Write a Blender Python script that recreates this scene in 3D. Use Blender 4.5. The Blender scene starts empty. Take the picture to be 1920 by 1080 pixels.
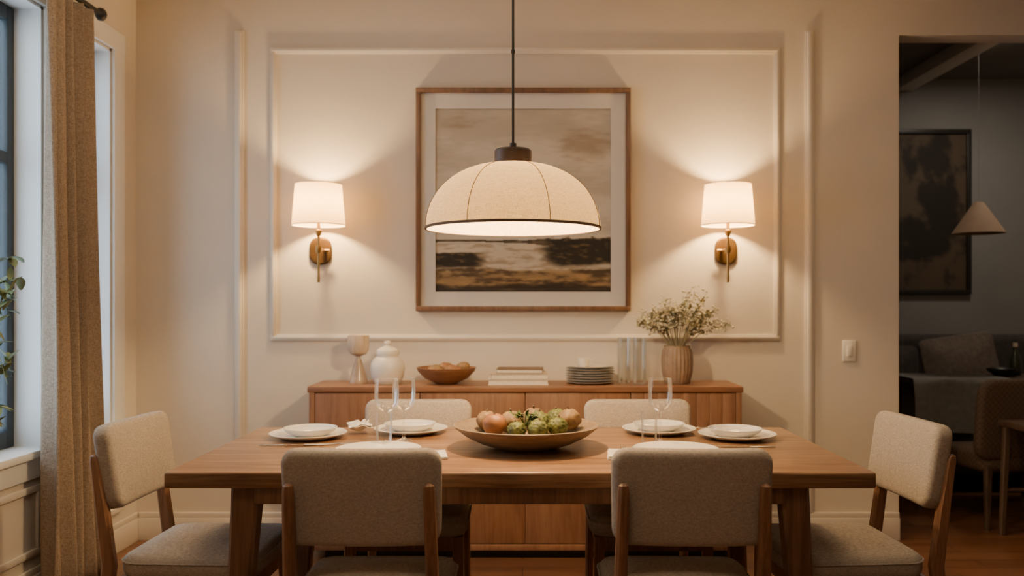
import bpy, bmesh, math, random
from mathutils import Vector, Matrix, noise
random.seed(7)
PI=math.pi
SC=bpy.context.scene; COL=SC.collection
F=1620.;VX=980.;HY=570.;CH=1.27
def P(px,py,D): return Vector(((px-VX)/F*D, D, CH-(py-HY)/F*D))
def lin(c): return tuple((x/12.92 if x<=.04045 else ((x+.055)/1.055)**2.4) for x in c)
def rgb(r,g,b): return lin((r/255,g/255,b/255))
# ---------------------------------------------------------------- materials
def nmat(name):
    m=bpy.data.materials.new(name); m.use_nodes=True
    nt=m.node_tree; b=nt.nodes['Principled BSDF']
    return m,nt,b
def texco(nt,scale):
    tc=nt.nodes.new('ShaderNodeTexCoord'); mp=nt.nodes.new('ShaderNodeMapping')
    mp.inputs['Scale'].default_value=scale
    nt.links.new(tc.outputs['Object'],mp.inputs['Vector']); return mp
def noi(nt,scale,n=5.,detail=4.,dist=0.):
    mp=texco(nt,scale); t=nt.nodes.new('ShaderNodeTexNoise')
    t.inputs['Scale'].default_value=n; t.inputs['Detail'].default_value=detail; t.inputs['Distortion'].default_value=dist
    nt.links.new(mp.outputs[0],t.inputs['Vector']); return t
def ramp(nt,src,stops):
    r=nt.nodes.new('ShaderNodeValToRGB')
    e=r.color_ramp.elements
    while len(e)<len(stops): e.new(.5)
    for k,(p,c) in enumerate(stops):
        e[k].position=p; e[k].color=(c[0],c[1],c[2],1)
    nt.links.new(src,r.inputs[0]); return r
def bump(nt,b,src,st,dist=.01):
    bp=nt.nodes.new('ShaderNodeBump'); bp.inputs['Strength'].default_value=st; bp.inputs['Distance'].default_value=dist
    nt.links.new(src,bp.inputs['Height']); nt.links.new(bp.outputs[0],b.inputs['Normal'])
def mul(c,k): return tuple(min(1,x*k) for x in c)
def plain(name,c,rough=.5,metal=0,var=.08,scale=14,bmp=0.):
    m,nt,b=nmat(name); t=noi(nt,(1,1,1),scale)
    r=ramp(nt,t.outputs['Fac'],[(.3,mul(c,1-var)),(.7,mul(c,1+var))])
    nt.links.new(r.outputs[0],b.inputs['Base Color'])
    b.inputs['Roughness'].default_value=rough; b.inputs['Metallic'].default_value=metal
    if bmp: bump(nt,b,t.outputs['Fac'],bmp)
    return m
def wood(name,c1,c2,axis=0,rough=.42,grain=1.0,fine=.5,plank=0.):
    m,nt,b=nmat(name)
    s=[16*grain]*3; s[axis]=1.3
    t=noi(nt,s,1.6,6,1.2)
    s2=[120*grain]*3; s2[axis]=4
    t2=noi(nt,s2,1.5,3)
    r=ramp(nt,t.outputs['Fac'],[(.32,c1),(.5,tuple((a+q)/2 for a,q in zip(c1,c2))),(.68,c2)])
    mx=nt.nodes.new('ShaderNodeMix'); mx.data_type='RGBA'; mx.blend_type='MULTIPLY'; mx.inputs['Factor'].default_value=fine
    r2=ramp(nt,t2.outputs['Fac'],[(.35,(.55,.5,.45)),(.6,(1,1,1))])
    nt.links.new(r.outputs[0],mx.inputs['A']); nt.links.new(r2.outputs[0],mx.inputs['B'])
    last=mx.outputs['Result']
    if plank:
        tc=nt.nodes.new('ShaderNodeTexCoord'); sp=nt.nodes.new('ShaderNodeSeparateXYZ'); nt.links.new(tc.outputs['Object'],sp.inputs[0])
        dv=nt.nodes.new('ShaderNodeMath'); dv.operation='DIVIDE'; dv.inputs[1].default_value=plank; nt.links.new(sp.outputs['Y'],dv.inputs[0])
        fl=nt.nodes.new('ShaderNodeMath'); fl.operation='FLOOR'; nt.links.new(dv.outputs[0],fl.inputs[0])
        wn=nt.nodes.new('ShaderNodeTexWhiteNoise'); wn.noise_dimensions='1D'; nt.links.new(fl.outputs[0],wn.inputs['W'])
        rp=ramp(nt,wn.outputs['Value'],[(0.,(.78,.76,.74)),(1.,(1.12,1.12,1.12))])
        fr=nt.nodes.new('ShaderNodeMath'); fr.operation='FRACT'; nt.links.new(dv.outputs[0],fr.inputs[0])
        rs=ramp(nt,fr.outputs[0],[(0.,(.45,.42,.4)),(.018,(1,1,1))])
        for q in (rp,rs):
            mm=nt.nodes.new('ShaderNodeMix'); mm.data_type='RGBA'; mm.blend_type='MULTIPLY'; mm.inputs['Factor'].default_value=1.
            nt.links.new(last,mm.inputs['A']); nt.links.new(q.outputs[0],mm.inputs['B']); last=mm.outputs['Result']
    nt.links.new(last,b.inputs['Base Color'])
    b.inputs['Roughness'].default_value=rough
    bump(nt,b,t2.outputs['Fac'],.12,.004)
    return m
def fabric(name,c1,c2,sc=1.,bst=.5,trans=0.,tcol=None):
    m,nt,b=nmat(name)
    a=noi(nt,(420*sc,420*sc,60*sc),1.,2); d=noi(nt,(60*sc,60*sc,420*sc),1.,2)
    ad=nt.nodes.new('ShaderNodeMath'); ad.operation='ADD'
    nt.links.new(a.outputs['Fac'],ad.inputs[0]); nt.links.new(d.outputs['Fac'],ad.inputs[1])
    hf=nt.nodes.new('ShaderNodeMath'); hf.operation='MULTIPLY'; hf.inputs[1].default_value=.5
    nt.links.new(ad.outputs[0],hf.inputs[0])
    r=ramp(nt,hf.outputs[0],[(.36,c1),(.62,c2)])
    nt.links.new(r.outputs[0],b.inputs['Base Color'])
    b.inputs['Roughness'].default_value=.95; b.inputs['Specular IOR Level'].default_value=.1
    bump(nt,b,hf.outputs[0],bst,.003)
    if trans:
        tr=nt.nodes.new('ShaderNodeBsdfTranslucent')
        if tcol:
            r2=ramp(nt,hf.outputs[0],[(.36,tcol[0]),(.62,tcol[1])]); nt.links.new(r2.outputs[0],tr.inputs[0])
        else: nt.links.new(r.outputs[0],tr.inputs[0])
        mx=nt.nodes.new('ShaderNodeMixShader'); mx.inputs[0].default_value=trans
        out=nt.nodes['Material Output']
        nt.links.new(b.outputs[0],mx.inputs[1]); nt.links.new(tr.outputs[0],mx.inputs[2]); nt.links.new(mx.outputs[0],out.inputs[0])
    return m
def glassmat(name,tint=(1,1,1),blend=.35,mx_=.55,haze=0.):
    m,nt,b=nmat(name)
    nt.nodes.remove(b)
    t=nt.nodes.new('ShaderNodeBsdfTransparent'); t.inputs[0].default_value=(*tint,1)
    g=nt.nodes.new('ShaderNodeBsdfGlossy'); g.inputs['Roughness'].default_value=.10; g.inputs['Color'].default_value=(1,.99,.97,1)
    src=g.outputs[0]
    if haze:
        d=nt.nodes.new('ShaderNodeBsdfDiffuse'); d.inputs[0].default_value=(.95,.93,.9,1)
        t2=nt.nodes.new('ShaderNodeBsdfTranslucent'); t2.inputs[0].default_value=(.95,.93,.9,1)
        m1=nt.nodes.new('ShaderNodeMixShader'); m1.inputs[0].default_value=.5
        nt.links.new(d.outputs[0],m1.inputs[1]); nt.links.new(t2.outputs[0],m1.inputs[2])
        m2=nt.nodes.new('ShaderNodeMixShader'); m2.inputs[0].default_value=haze
        nt.links.new(g.outputs[0],m2.inputs[1]); nt.links.new(m1.outputs[0],m2.inputs[2]); src=m2.outputs[0]
    lw=nt.nodes.new('ShaderNodeLayerWeight'); lw.inputs[0].default_value=blend
    mm=nt.nodes.new('ShaderNodeMath'); mm.operation='MULTIPLY'; mm.inputs[1].default_value=mx_
    nt.links.new(lw.outputs['Fresnel'],mm.inputs[0])
    mx=nt.nodes.new('ShaderNodeMixShader')
    nt.links.new(mm.outputs[0],mx.inputs[0]); nt.links.new(t.outputs[0],mx.inputs[1]); nt.links.new(src,mx.inputs[2])
    nt.links.new(mx.outputs[0],nt.nodes['Material Output'].inputs[0])
    return m
MAT={}
MAT['wall']=plain('wall_paint',(.655,.592,.512),.85,var=.025,scale=3)
MAT['trim']=plain('trim_paint',(.73,.667,.585),.5,var=.02,scale=4)
MAT['winwhite']=plain('window_white',(.80,.80,.78),.45,var=.02,scale=4)
MAT['ceil']=plain('ceiling_paint',(.66,.60,.53),.9,var=.02,scale=3)
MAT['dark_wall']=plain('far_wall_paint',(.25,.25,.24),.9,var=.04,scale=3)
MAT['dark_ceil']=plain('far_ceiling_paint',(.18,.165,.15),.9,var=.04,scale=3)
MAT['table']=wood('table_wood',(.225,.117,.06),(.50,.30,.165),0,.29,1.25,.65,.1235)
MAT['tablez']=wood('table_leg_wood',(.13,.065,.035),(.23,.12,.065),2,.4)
MAT['chairwood']=wood('chair_wood',(.18,.085,.042),(.30,.15,.078),2,.42)
MAT['side']=wood('sideboard_wood',(.22,.103,.054),(.31,.155,.082),2,.45,.8,.35)
MAT['sidetop']=wood('sideboard_top_wood',(.22,.10,.052),(.33,.165,.088),0,.38)
MAT['framewood']=wood('frame_wood',(.14,.075,.042),(.23,.125,.07),2,.4)
MAT['darkwood']=wood('dark_wood',(.06,.035,.022),(.11,.065,.04),2,.5)
MAT['bowlwood']=wood('bowl_wood',(.18,.13,.09),(.29,.215,.15),0,.5,.8)
MAT['bowlred']=wood('small_bowl_wood',(.22,.10,.047),(.33,.155,.075),0,.4,1.5)
MAT['cupwood']=wood('pale_wood',(.48,.36,.265),(.60,.48,.365),2,.5,2)
MAT['chairfab']=fabric('chair_tweed',(.29,.252,.215),(.48,.42,.36),1.5,.5)
MAT['curtain']=fabric('curtain_weave',(.205,.148,.103),(.38,.297,.22),1.1,.5)
MAT['linen']=fabric('shade_linen',(.48,.38,.27),(.62,.51,.38),.9,.25,.135,((.42,.295,.135),(.62,.455,.24)))
MAT['lining']=plain('shade_lining',(.80,.72,.60),.8,var=.02)
MAT['sconce']=fabric('sconce_linen',(.64,.51,.36),(.71,.58,.42),.9,.15,.30,((.64,.46,.24),(.72,.53,.30)))
MAT['seam']=plain('shade_seam',(.22,.14,.085),.8)
MAT['rimdark']=plain('shade_rim_tape',(.12,.072,.045),.8)
MAT['brass']=plain('aged_brass',(.38,.24,.095),.38,1.,var=.12)
MAT['bronze']=plain('dark_bronze',(.12,.072,.034),.5,1.,var=.15)
MAT['black']=plain('black_metal',(.018,.016,.015),.45,var=.1)
MAT['cap']=plain('dark_wood_cap',(.04,.025,.02),.5,var=.2)
MAT['sash']=plain('charcoal_sash',(.035,.045,.052),.45)
MAT['china']=plain('white_china',(.78,.74,.68),.22,var=.02)
MAT['cream']=plain('cream_ceramic',(.72,.66,.58),.35,var=.04)
MAT['grey']=plain('grey_stoneware',(.54,.515,.48),.45,var=.08,scale=40)
MAT['napkin']=plain('napkin_linen',(.72,.68,.62),.9,var=.05,scale=60,bmp=.2)
MAT['steel']=plain('cutlery_steel',(.66,.62,.57),.25,1.,var=.05)
MAT['glass']=glassmat('clear_glass',(.985,.985,.98),.30,.70,.15)
MAT['vglass']=glassmat('vase_glass',(.84,.86,.86),.50,.55,.30)
MAT['pane']=glassmat('window_pane',(.70,.74,.77),.2,.5)
MAT['vase']=plain('brown_ribbed_ceramic',(.28,.19,.125),.6,var=.15,scale=30)
MAT['leaf']=plain('dusty_leaf',(.38,.36,.215),.7,var=.3,scale=25)
MAT['flower']=plain('dry_blossom',(.60,.54,.41),.8,var=.2,scale=40)
MAT['twig']=plain('twig',(.30,.26,.16),.7)
MAT['plant']=plain('green_leaf',(.15,.19,.08),.45,var=.5,scale=12)
MAT['peach']=plain('peach_skin',(.29,.125,.05),.5,var=.35,scale=22,bmp=.1)
MAT['tan']=plain('tan_skin',(.23,.14,.062),.6,var=.35,scale=26,bmp=.15)
MAT['green']=plain('green_skin',(.105,.12,.028),.55,var=.6,scale=60,bmp=.5)
MAT['herb']=plain('herb_leaf',(.07,.115,.025),.55,var=.4,scale=60)
MAT['bottle']=plain('dark_bottle_glass',(.04,.05,.035),.15,var=.1)
MAT['stem']=plain('fruit_stem',(.10,.065,.03),.7)
MAT['book1']=plain('book_cover_cream',(.64,.57,.48),.6); MAT['book2']=plain('book_cover_sand',(.50,.41,.31),.6)
MAT['book3']=plain('book_cover_brown',(.17,.11,.07),.6); MAT['paper']=plain('book_paper',(.72,.65,.53),.8,var=.1,scale=80)
MAT['switch']=plain('switch_plastic',(.82,.77,.69),.4,var=.01)
MAT['mat']=plain('mount_board',(.70,.66,.60),.85,var=.015)
MAT['sofa']=plain('sofa_fabric',(.055,.048,.045),.9,var=.2,scale=40)
MAT['pillow']=plain('taupe_pillow',(.15,.12,.10),.9,var=.2,scale=40)
MAT['throw']=plain('grey_cloth',(.20,.20,.195),.9,var=.12,scale=30)
MAT['cone']=plain('cone_shade',(.30,.21,.14),.8,var=.08)
MAT['pot']=plain('terracotta_pot',(.35,.2,.12),.7)
MAT['soil']=plain('soil',(.05,.035,.025),.95,bmp=.6,scale=60)
MAT['smoke']=plain('smoked_ceramic',(.40,.30,.22),.25,var=.2)
MAT['outside']=plain('outside_backdrop',(.06,.07,.075),.9,var=.3,scale=2)  # dark tone of the added backdrop beyond the window
def plaid():
    m,nt,b=nmat('woven_plaid'); mp=texco(nt,(1,1,1))
    ck=nt.nodes.new('ShaderNodeTexChecker'); ck.inputs['Scale'].default_value=60
    ck.inputs['Color1'].default_value=(.10,.062,.04,1); ck.inputs['Color2'].default_value=(.07,.043,.028,1)
    nt.links.new(mp.outputs[0],ck.inputs['Vector']); nt.links.new(ck.outputs[0],b.inputs['Base Color']); b.inputs['Roughness'].default_value=.85
    return m
MAT['plaid']=plaid()
def floormat():
    m,nt,b=nmat('floor_planks'); mp=texco(nt,(1,1,1))
    br=nt.nodes.new('ShaderNodeTexBrick'); br.offset=.4
    br.inputs['Scale'].default_value=1.; br.inputs['Brick Width'].default_value=1.4; br.inputs['Row Height'].default_value=.13
    br.inputs['Mortar Size'].default_value=.0025; br.inputs['Color1'].default_value=(.17,.075,.037,1); br.inputs['Color2'].default_value=(.24,.11,.053,1); br.inputs['Mortar'].default_value=(.03,.015,.01,1)
    nt.links.new(mp.outputs[0],br.inputs['Vector'])
    t=noi(nt,(2,40,1),1.5,5,.8); r=ramp(nt,t.outputs['Fac'],[(.3,(.6,.55,.5)),(.65,(1,1,1))])
    mx=nt.nodes.new('ShaderNodeMix'); mx.data_type='RGBA'; mx.blend_type='MULTIPLY'; mx.inputs['Factor'].default_value=.8
    nt.links.new(br.outputs[0],mx.inputs['A']); nt.links.new(r.outputs[0],mx.inputs['B']); nt.links.new(mx.outputs['Result'],b.inputs['Base Color'])
    b.inputs['Roughness'].default_value=.3
    return m
MAT['floor']=floormat()
# ---------------------------------------------------------------- mesh helpers
def new(): return bmesh.new()
def box(bm,x0,x1,y0,y1,z0,z1,bev=0,seg=2):
    r=bmesh.ops.create_cube(bm,size=1); vs=r['verts']
    for v in vs: v.co=Vector((x0+(v.co.x+.5)*(x1-x0),y0+(v.co.y+.5)*(y1-y0),z0+(v.co.z+.5)*(z1-z0)))
    if bev:
        es=list({e for v in vs for e in v.link_edges})
        bmesh.ops.bevel(bm,geom=es,offset=bev,segments=seg,affect='EDGES',profile=.5)
def skin_rings(bm,rings,cap0=True,cap1=True,closed=True):
    vr=[[bm.verts.new(p) for p in r] for r in rings]
    n=len(vr[0])
    for a,b in zip(vr,vr[1:]):
        for k in range(n if closed else n-1):
            bm.faces.new((a[k],a[(k+1)%n],b[(k+1)%n],b[k]))
    if cap0: bm.faces.new(vr[0][::-1])
    if cap1: bm.faces.new(vr[-1])
def lathe(bm,prof,seg=32,c=(0,0,0),wob=None):
    c=Vector(c); prev=None
    for (r,z) in prof:
        if r<1e-5: cur=[bm.verts.new(c+Vector((0,0,z)))]
        else:
            cur=[]
            for k in range(seg):
                a=2*PI*k/seg; rr=r*(wob(a,z) if wob else 1)
                cur.append(bm.verts.new(c+Vector((rr*math.cos(a),rr*math.sin(a),z))))
        if prev is not None:
            for k in range(seg):
                k2=(k+1)%seg
                if len(prev)==1 and len(cur)>1: bm.faces.new((prev[0],cur[k2],cur[k]))
                elif len(cur)==1 and len(prev)>1: bm.faces.new((prev[k],prev[k2],cur[0]))
                elif len(cur)>1: bm.faces.new((prev[k],prev[k2],cur[k2],cur[k]))
        prev=cur
def tube(bm,pts,rads,seg=8,caps=True,closed=False):
    pts=[Vector(p) for p in pts]
    if not hasattr(rads,'__len__'): rads=[rads]*len(pts)
    up=None; rings=[]; n=len(pts)
    for i,p in enumerate(pts):
        if closed: t=pts[(i+1)%n]-pts[i-1]
        else: t=pts[min(i+1,n-1)]-pts[max(i-1,0)]
        t.normalize()
        if up is None:
            up=Vector((0,0,1)) if abs(t.z)<.9 else Vector((1,0,0))
        s=t.cross(up).normalized(); up=s.cross(t).normalized()
        rings.append([p+rads[i]*(math.cos(2*PI*k/seg)*s+math.sin(2*PI*k/seg)*up) for k in range(seg)])
    if closed: rings.append(rings[0]); caps=False
    skin_rings(bm,rings,caps,caps)
    if closed: bmesh.ops.remove_doubles(bm,verts=bm.verts,dist=1e-6)
def sweep_rect(bm,pts,secs,bev=.006):
    rings=[]
    for p,(w,d) in zip(pts,secs):
        x,y,z=p; b=min(bev,w*.3,d*.3); a,c=w/2,d/2
        o=[(-a+b,-c),(a-b,-c),(a,-c+b),(a,c-b),(a-b,c),(-a+b,c),(-a,c-b),(-a,-c+b)]
        rings.append([Vector((x+u,y+v,z)) for u,v in o])
    skin_rings(bm,rings)
def rrect(w,h,R,nc=6,ne=6):
    R=max(R,.001); pts=[]; a,b=w/2-R,h/2-R
    cs=[(a,b,0),(-a,b,PI/2),(-a,-b,PI),(a,-b,1.5*PI)]
    for q in range(4):
        cx,cy,s=cs[q]
        for k in range(nc+1):
            t=s+PI/2*k/nc; pts.append((cx+R*math.cos(t),cy+R*math.sin(t)))
        nx,ny,s2=cs[(q+1)%4]
        e=pts[-1]; f=(nx+R*math.cos(s2),ny+R*math.sin(s2))
        for k in range(1,ne): pts.append((e[0]+(f[0]-e[0])*k/ne,e[1]+(f[1]-e[1])*k/ne))
    return pts
def slab(bm,w,h,R,T,e,pf=0,pb=0,xf=None,nr=6):
    """rounded cushion in the XY plane, thickness along Z, puffed faces"""
    m=min(w,h)/2; prof=[]
    def face(sgn,puff):
        L=[]
        for k in range(nr+1):
            ins=m*.96-(m*.96-e)*k/nr; q=(m-ins)/(m-e); 
            L.append((ins,sgn*(T/2+puff*(1-q**2.2))))
        for k in range(1,5):
            a=PI/2*k/4*.999; L.append((e-e*math.sin(a),sgn*(T/2-e+e*math.cos(a))))
        return L
    prof=face(-1,pb)+face(1,pf)[::-1]
    rings=[]
    for ins,z in prof:
        k=1-ins/m
        o=rrect(w-2*ins,h-2*ins,max(R-ins,min(w,h)/2*.3*(k if k>0 else .02) if ins>R*.6 else .004))
        rings.append([xf(x,y,z) if xf else Vector((x,y,z)) for x,y in o])
    skin_rings(bm,rings)
def add(name,bm,mat,parent=None,ang=38,loc=None,flat=False):
    bmesh.ops.recalc_face_normals(bm,faces=bm.faces)
    me=bpy.data.meshes.new(name); bm.to_mesh(me); bm.free()
    if not flat:
        for p in me.polygons: p.use_smooth=True
        me.set_sharp_from_angle(angle=math.radians(ang))
    me.materials.append(MAT[mat] if isinstance(mat,str) else mat)
    o=bpy.data.objects.new(name,me); COL.objects.link(o)
    if parent: o.parent=parent
    if loc is not None: o.location=loc
    return o
def tag(o,label,cat,group=None):
    o['label']=label; o['category']=cat
    if group: o['group']=group
    return o
def thing(name,label,cat,loc=(0,0,0),rotz=0,group=None):
    o=bpy.data.objects.new(name,None); COL.objects.link(o); o.empty_display_size=.05
    o.location=loc; o.rotation_euler=(0,0,rotz); return tag(o,label,cat,group)
def struct(name,bm,mat,parent=None,**k):
    o=add(name,bm,mat,parent,**k)
    if not parent: o['kind']='structure'
    return o
def dup(root,label,loc,rotz=None,group=None):
    def cp(o,par):
        c=o.copy(); COL.objects.link(c)
        if par: c.parent=par
        for ch in list(o.children): cp(ch,c)
        return c
    r=cp(root,None); r['label']=label; r.location=loc
    if rotz is not None: r.rotation_euler=(0,0,rotz)
    if group: r['group']=group
    return r
def lamp(name,loc,power,col,rad=.03):
    l=bpy.data.lights.new(name,'POINT'); l.energy=power; l.color=col; l.shadow_soft_size=rad
    o=bpy.data.objects.new(name,l); COL.objects.link(o); o.location=loc; return o
# ---------------------------------------------------------------- setting
LX=-2.083; WY=4.655; CZ=3.0; WT=.145
bm=new(); box(bm,LX-.16,4.7,-1.5,6.75,-.05,0); struct('floor',bm,'floor')
bm=new(); box(bm,LX-.16,4.7,-1.5,WY+WT/2,CZ,CZ+.05); struct('ceiling',bm,'ceil')
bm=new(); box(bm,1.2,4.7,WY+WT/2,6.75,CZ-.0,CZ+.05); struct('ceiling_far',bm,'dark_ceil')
OX=2.026; OZ=2.72
bm=new(); box(bm,LX-.16,OX,WY,WY+WT,0,CZ); box(bm,OX,3.6,WY,WY+WT,OZ,CZ); box(bm,3.6,4.7,WY,WY+WT,0,CZ)
struct('wall_back',bm,'wall')
W1=(2.75,3.75); W2=(3.98,4.371); SZ=.65; HZ=2.56
bm=new(); X0=LX-.16
box(bm,X0,LX,-1.5,WY,0,SZ); box(bm,X0,LX,-1.5,WY,HZ,CZ)
for a,b in ((-1.5,W1[0]),(W1[1],W2[0]),(W2[1],WY)): box(bm,X0,LX,a,b,SZ,HZ)
struct('wall_left',bm,'wall')
bm=new(); box(bm,4.6,4.7,-1.5,6.75,0,CZ); struct('wall_right',bm,'wall')
bm=new(); box(bm,X0,4.7,-1.6,-1.5,0,CZ); struct('wall_front',bm,'wall')
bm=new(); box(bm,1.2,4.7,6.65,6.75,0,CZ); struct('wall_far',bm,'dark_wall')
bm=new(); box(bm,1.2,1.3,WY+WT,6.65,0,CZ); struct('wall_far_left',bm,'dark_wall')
bm=new(); box(bm,-9,-2.6,5.6,5.8,-.5,4.5); struct('backdrop_outside',bm,'outside')  # added backdrop, keeps the view through the pane dark against the sky
bm=new(); box(bm,2.86,3.0,WY+WT,6.65,CZ-.09,CZ,.005); struct('trim_1',bm,'trim')
def baseboard(bm,x0,x1,y0,y1,ax,h=.15):
    box(bm,x0,x1,y0,y1,0,h-.03,.003)
    if ax=='y': box(bm,x0,x1,y0+.007,y1,h-.03,h,.004)
    else: box(bm,x0,x1-.007,y0,y1,h-.03,h,.004)
bm=new(); baseboard(bm,LX+.02,OX,WY-.02,WY,'y'); struct('baseboard_back',bm,'trim')
bm=new(); baseboard(bm,LX,LX+.02,-1.5,WY,'x'); struct('baseboard_left',bm,'trim')
# panel mouldings on the back wall
def moulding_frame(bm,x0,x1,z0,z1,w=.034,t=.018,y=WY):
    for (a,b,c,d) in ((x0,x1,z1-w,z1),(x0,x1,z0,z0+w),(x0,x0+w,z0+w,z1-w),(x1-w,x1,z0+w,z1-w)):
        box(bm,a,b,y-t*.6,y,c,d,.003)
    i=w*.28
    for (a,b,c,d) in ((x0+i,x1-i,z1-w+i,z1-i),(x0+i,x1-i,z0+i,z0+w-i),(x0+i,x0+w-i,z0+w-i,z1-w+i),(x1-w+i,x1-i,z0+w-i,z1-w+i)):
        box(bm,a,b,y-t,y-t*.5,c,d,.003)
bm=new(); moulding_frame(bm,-1.358,1.386,1.072,2.65); struct('trim_2',bm,'trim')
bm=new()
for xa,xb in ((-1.548,-1.50),(1.518,1.566)):
    box(bm,xa,xb,WY-.012,WY,.15,2.74,.004); box(bm,xa+.012,xb-.012,WY-.02,WY-.008,.15,2.73,.004)
struct('trim_3',bm,'trim')
# windows
def window(n,y0,y1,far_case):
    bm=new(); c=.10
    # casing on the room side
    box(bm,LX,LX+.02,y1,y1+far_case,SZ-.02,HZ+c,.004); box(bm,LX,LX+.02,y0-far_case,y0,SZ-.02,HZ+c,.004)
    box(bm,LX,LX+.022,y0-far_case,y1+far_case,HZ,HZ+c,.004)
    o=struct('window_%d'%n,bm,'winwhite')
    bm=new()
    box(bm,X0,LX,y1-.014,y1,SZ,HZ); box(bm,X0,LX,y0,y0+.014,SZ,HZ); box(bm,X0,LX,y0,y1,HZ-.014,HZ)
    add('jamb',bm,'winwhite',o)
    bm=new(); box(bm,X0,LX+.045,y0-far_case-.02,y1+far_case+(.02 if n==2 else 0),SZ-.03,SZ+.004,.006); add('sill',bm,'winwhite',o)
    bm=new(); box(bm,LX,LX+.018,y0-far_case,y1+far_case,SZ-.12,SZ-.03,.004); add('apron',bm,'winwhite',o)
    bm=new(); a,b=X0+.008,X0+.045; yy0,yy1=y0+.014,y1-.014; zz0,zz1=SZ+.004,HZ-.014; w=.05
    box(bm,a,b,yy0,yy0+w,zz0,zz1,.004); box(bm,a,b,yy1-w,yy1,zz0,zz1,.004)
    box(bm,a,b,yy0+w,yy1-w,zz1-w*1.2,zz1,.004); box(bm,a,b,yy0+w,yy1-w,zz0,zz0+w*1.4,.004)
    box(bm,a,b,yy0+w,yy1-w,1.87,1.92,.004)
    s=add('sash_frame',bm,'sash',o)
    bm=new(); box(bm,X0+.022,X0+.028,yy0+.02,yy1-.02,zz0+.02,zz1-.02); add('pane',bm,'pane',o)
window(1,*W1,.11); window(2,*W2,.116)
# wainscot frames below
bm=new()
def wains(y0,y1,z0,z1,w=.03,t=.014):
    for (a,b,c,d) in ((y0,y1,z1-w,z1),(y0,y1,z0,z0+w),(y0,y0+w,z0+w,z1-w),(y1-w,y1,z0+w,z1-w)): box(bm,LX,LX+t,a,b,c,d,.004)
wains(2.7,3.72,.2,.5); wains(3.86,4.46,.2,.5); struct('trim_4',bm,'trim')
# curtain + rod
RX=-1.965
t=thing('curtain_rod','black metal curtain rod with round finial above the window','curtain rod',(RX,3.2,2.62))
bm=new(); tube(bm,[(0,-.9,0),(0,.80,0)],.013,12); add('rod',bm,'black',t)
bm=new(); lathe(bm,[(0,-.03),(.014,-.028),(.024,-.015),(.028,0),(.024,.015),(.014,.026),(0,.03)],16,(0,.825,0)); add('finial',bm,'black',t)
bm=new(); box(bm,LX-RX,LX-RX+.012,.735,.785,-.05,.05,.003); tube(bm,[(LX-RX+.01,.76,0),(.0,.76,0)],.009,8); add('bracket',bm,'black',t)
def curtain():
    bm=new(); nu,nv=140,44; rows=[]
    for j in range(nv+1):
        v=j/nv; z=2.60-v*2.58; row=[]
        for i in range(nu+1):
            u=i/nu
            y0=3.565-.02*v; y1=3.925+.075*v**1.5
            y=y0+(y1-y0)*u+.012*math.sin(7*PI*u+v*2)
            A=.024+.024*v
            x=RX+A*math.sin(2*PI*4.6*u+.8*math.sin(3*v))+.010*math.sin(2*PI*11*u+2*v)*v+.015*v
            x=max(x,LX+.03)
            row.append(Vector((x,y,z)))
        rows.append(row)
    skin_rings(bm,rows,False,False,closed=False)
    o=add('curtain',bm,'curtain',ang=180)
    md=o.modifiers.new('thick','SOLIDIFY'); md.thickness=.004
    return o
tag(curtain(),'floor length beige woven curtain hanging in folds by the window','curtain')
# ---------------------------------------------------------------- wall art
t=thing('framed_painting','large brown framed landscape painting with white mount between the sconces','painting',(.003,WY,1.233))
bm=new(); hw,H,w=.575,1.195,.026
for a,b,c,d in ((-hw,hw,H-w,H),(-hw,hw,0,w),(-hw,-hw+w,w,H-w),(hw-w,hw,w,H-w)): box(bm,a,b,-.04,-.002,c,d,.003)
add('frame',bm,'framewood',t)
bm=new(); ax,z0,z1=.471,.103,1.086
for a,b,c,d in ((-hw+w,hw-w,z1,H-w),(-hw+w,hw-w,w,z0),(-hw+w,-ax,z0,z1),(ax,hw-w,z0,z1)): box(bm,a,b,-.018,-.010,c,d)
add('mount',bm,'mat',t)
def fb(x,y,s=0.): return noise.fractal(Vector((x,y,s)),1.,2.,5)
def sm(a,b,x):
    k=max(0,min(1,(x-a)/(b-a))); return k*k*(3-2*k)
def mixc(a,b,k): return tuple(p+(q-p)*k for p,q in zip(a,b))
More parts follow.
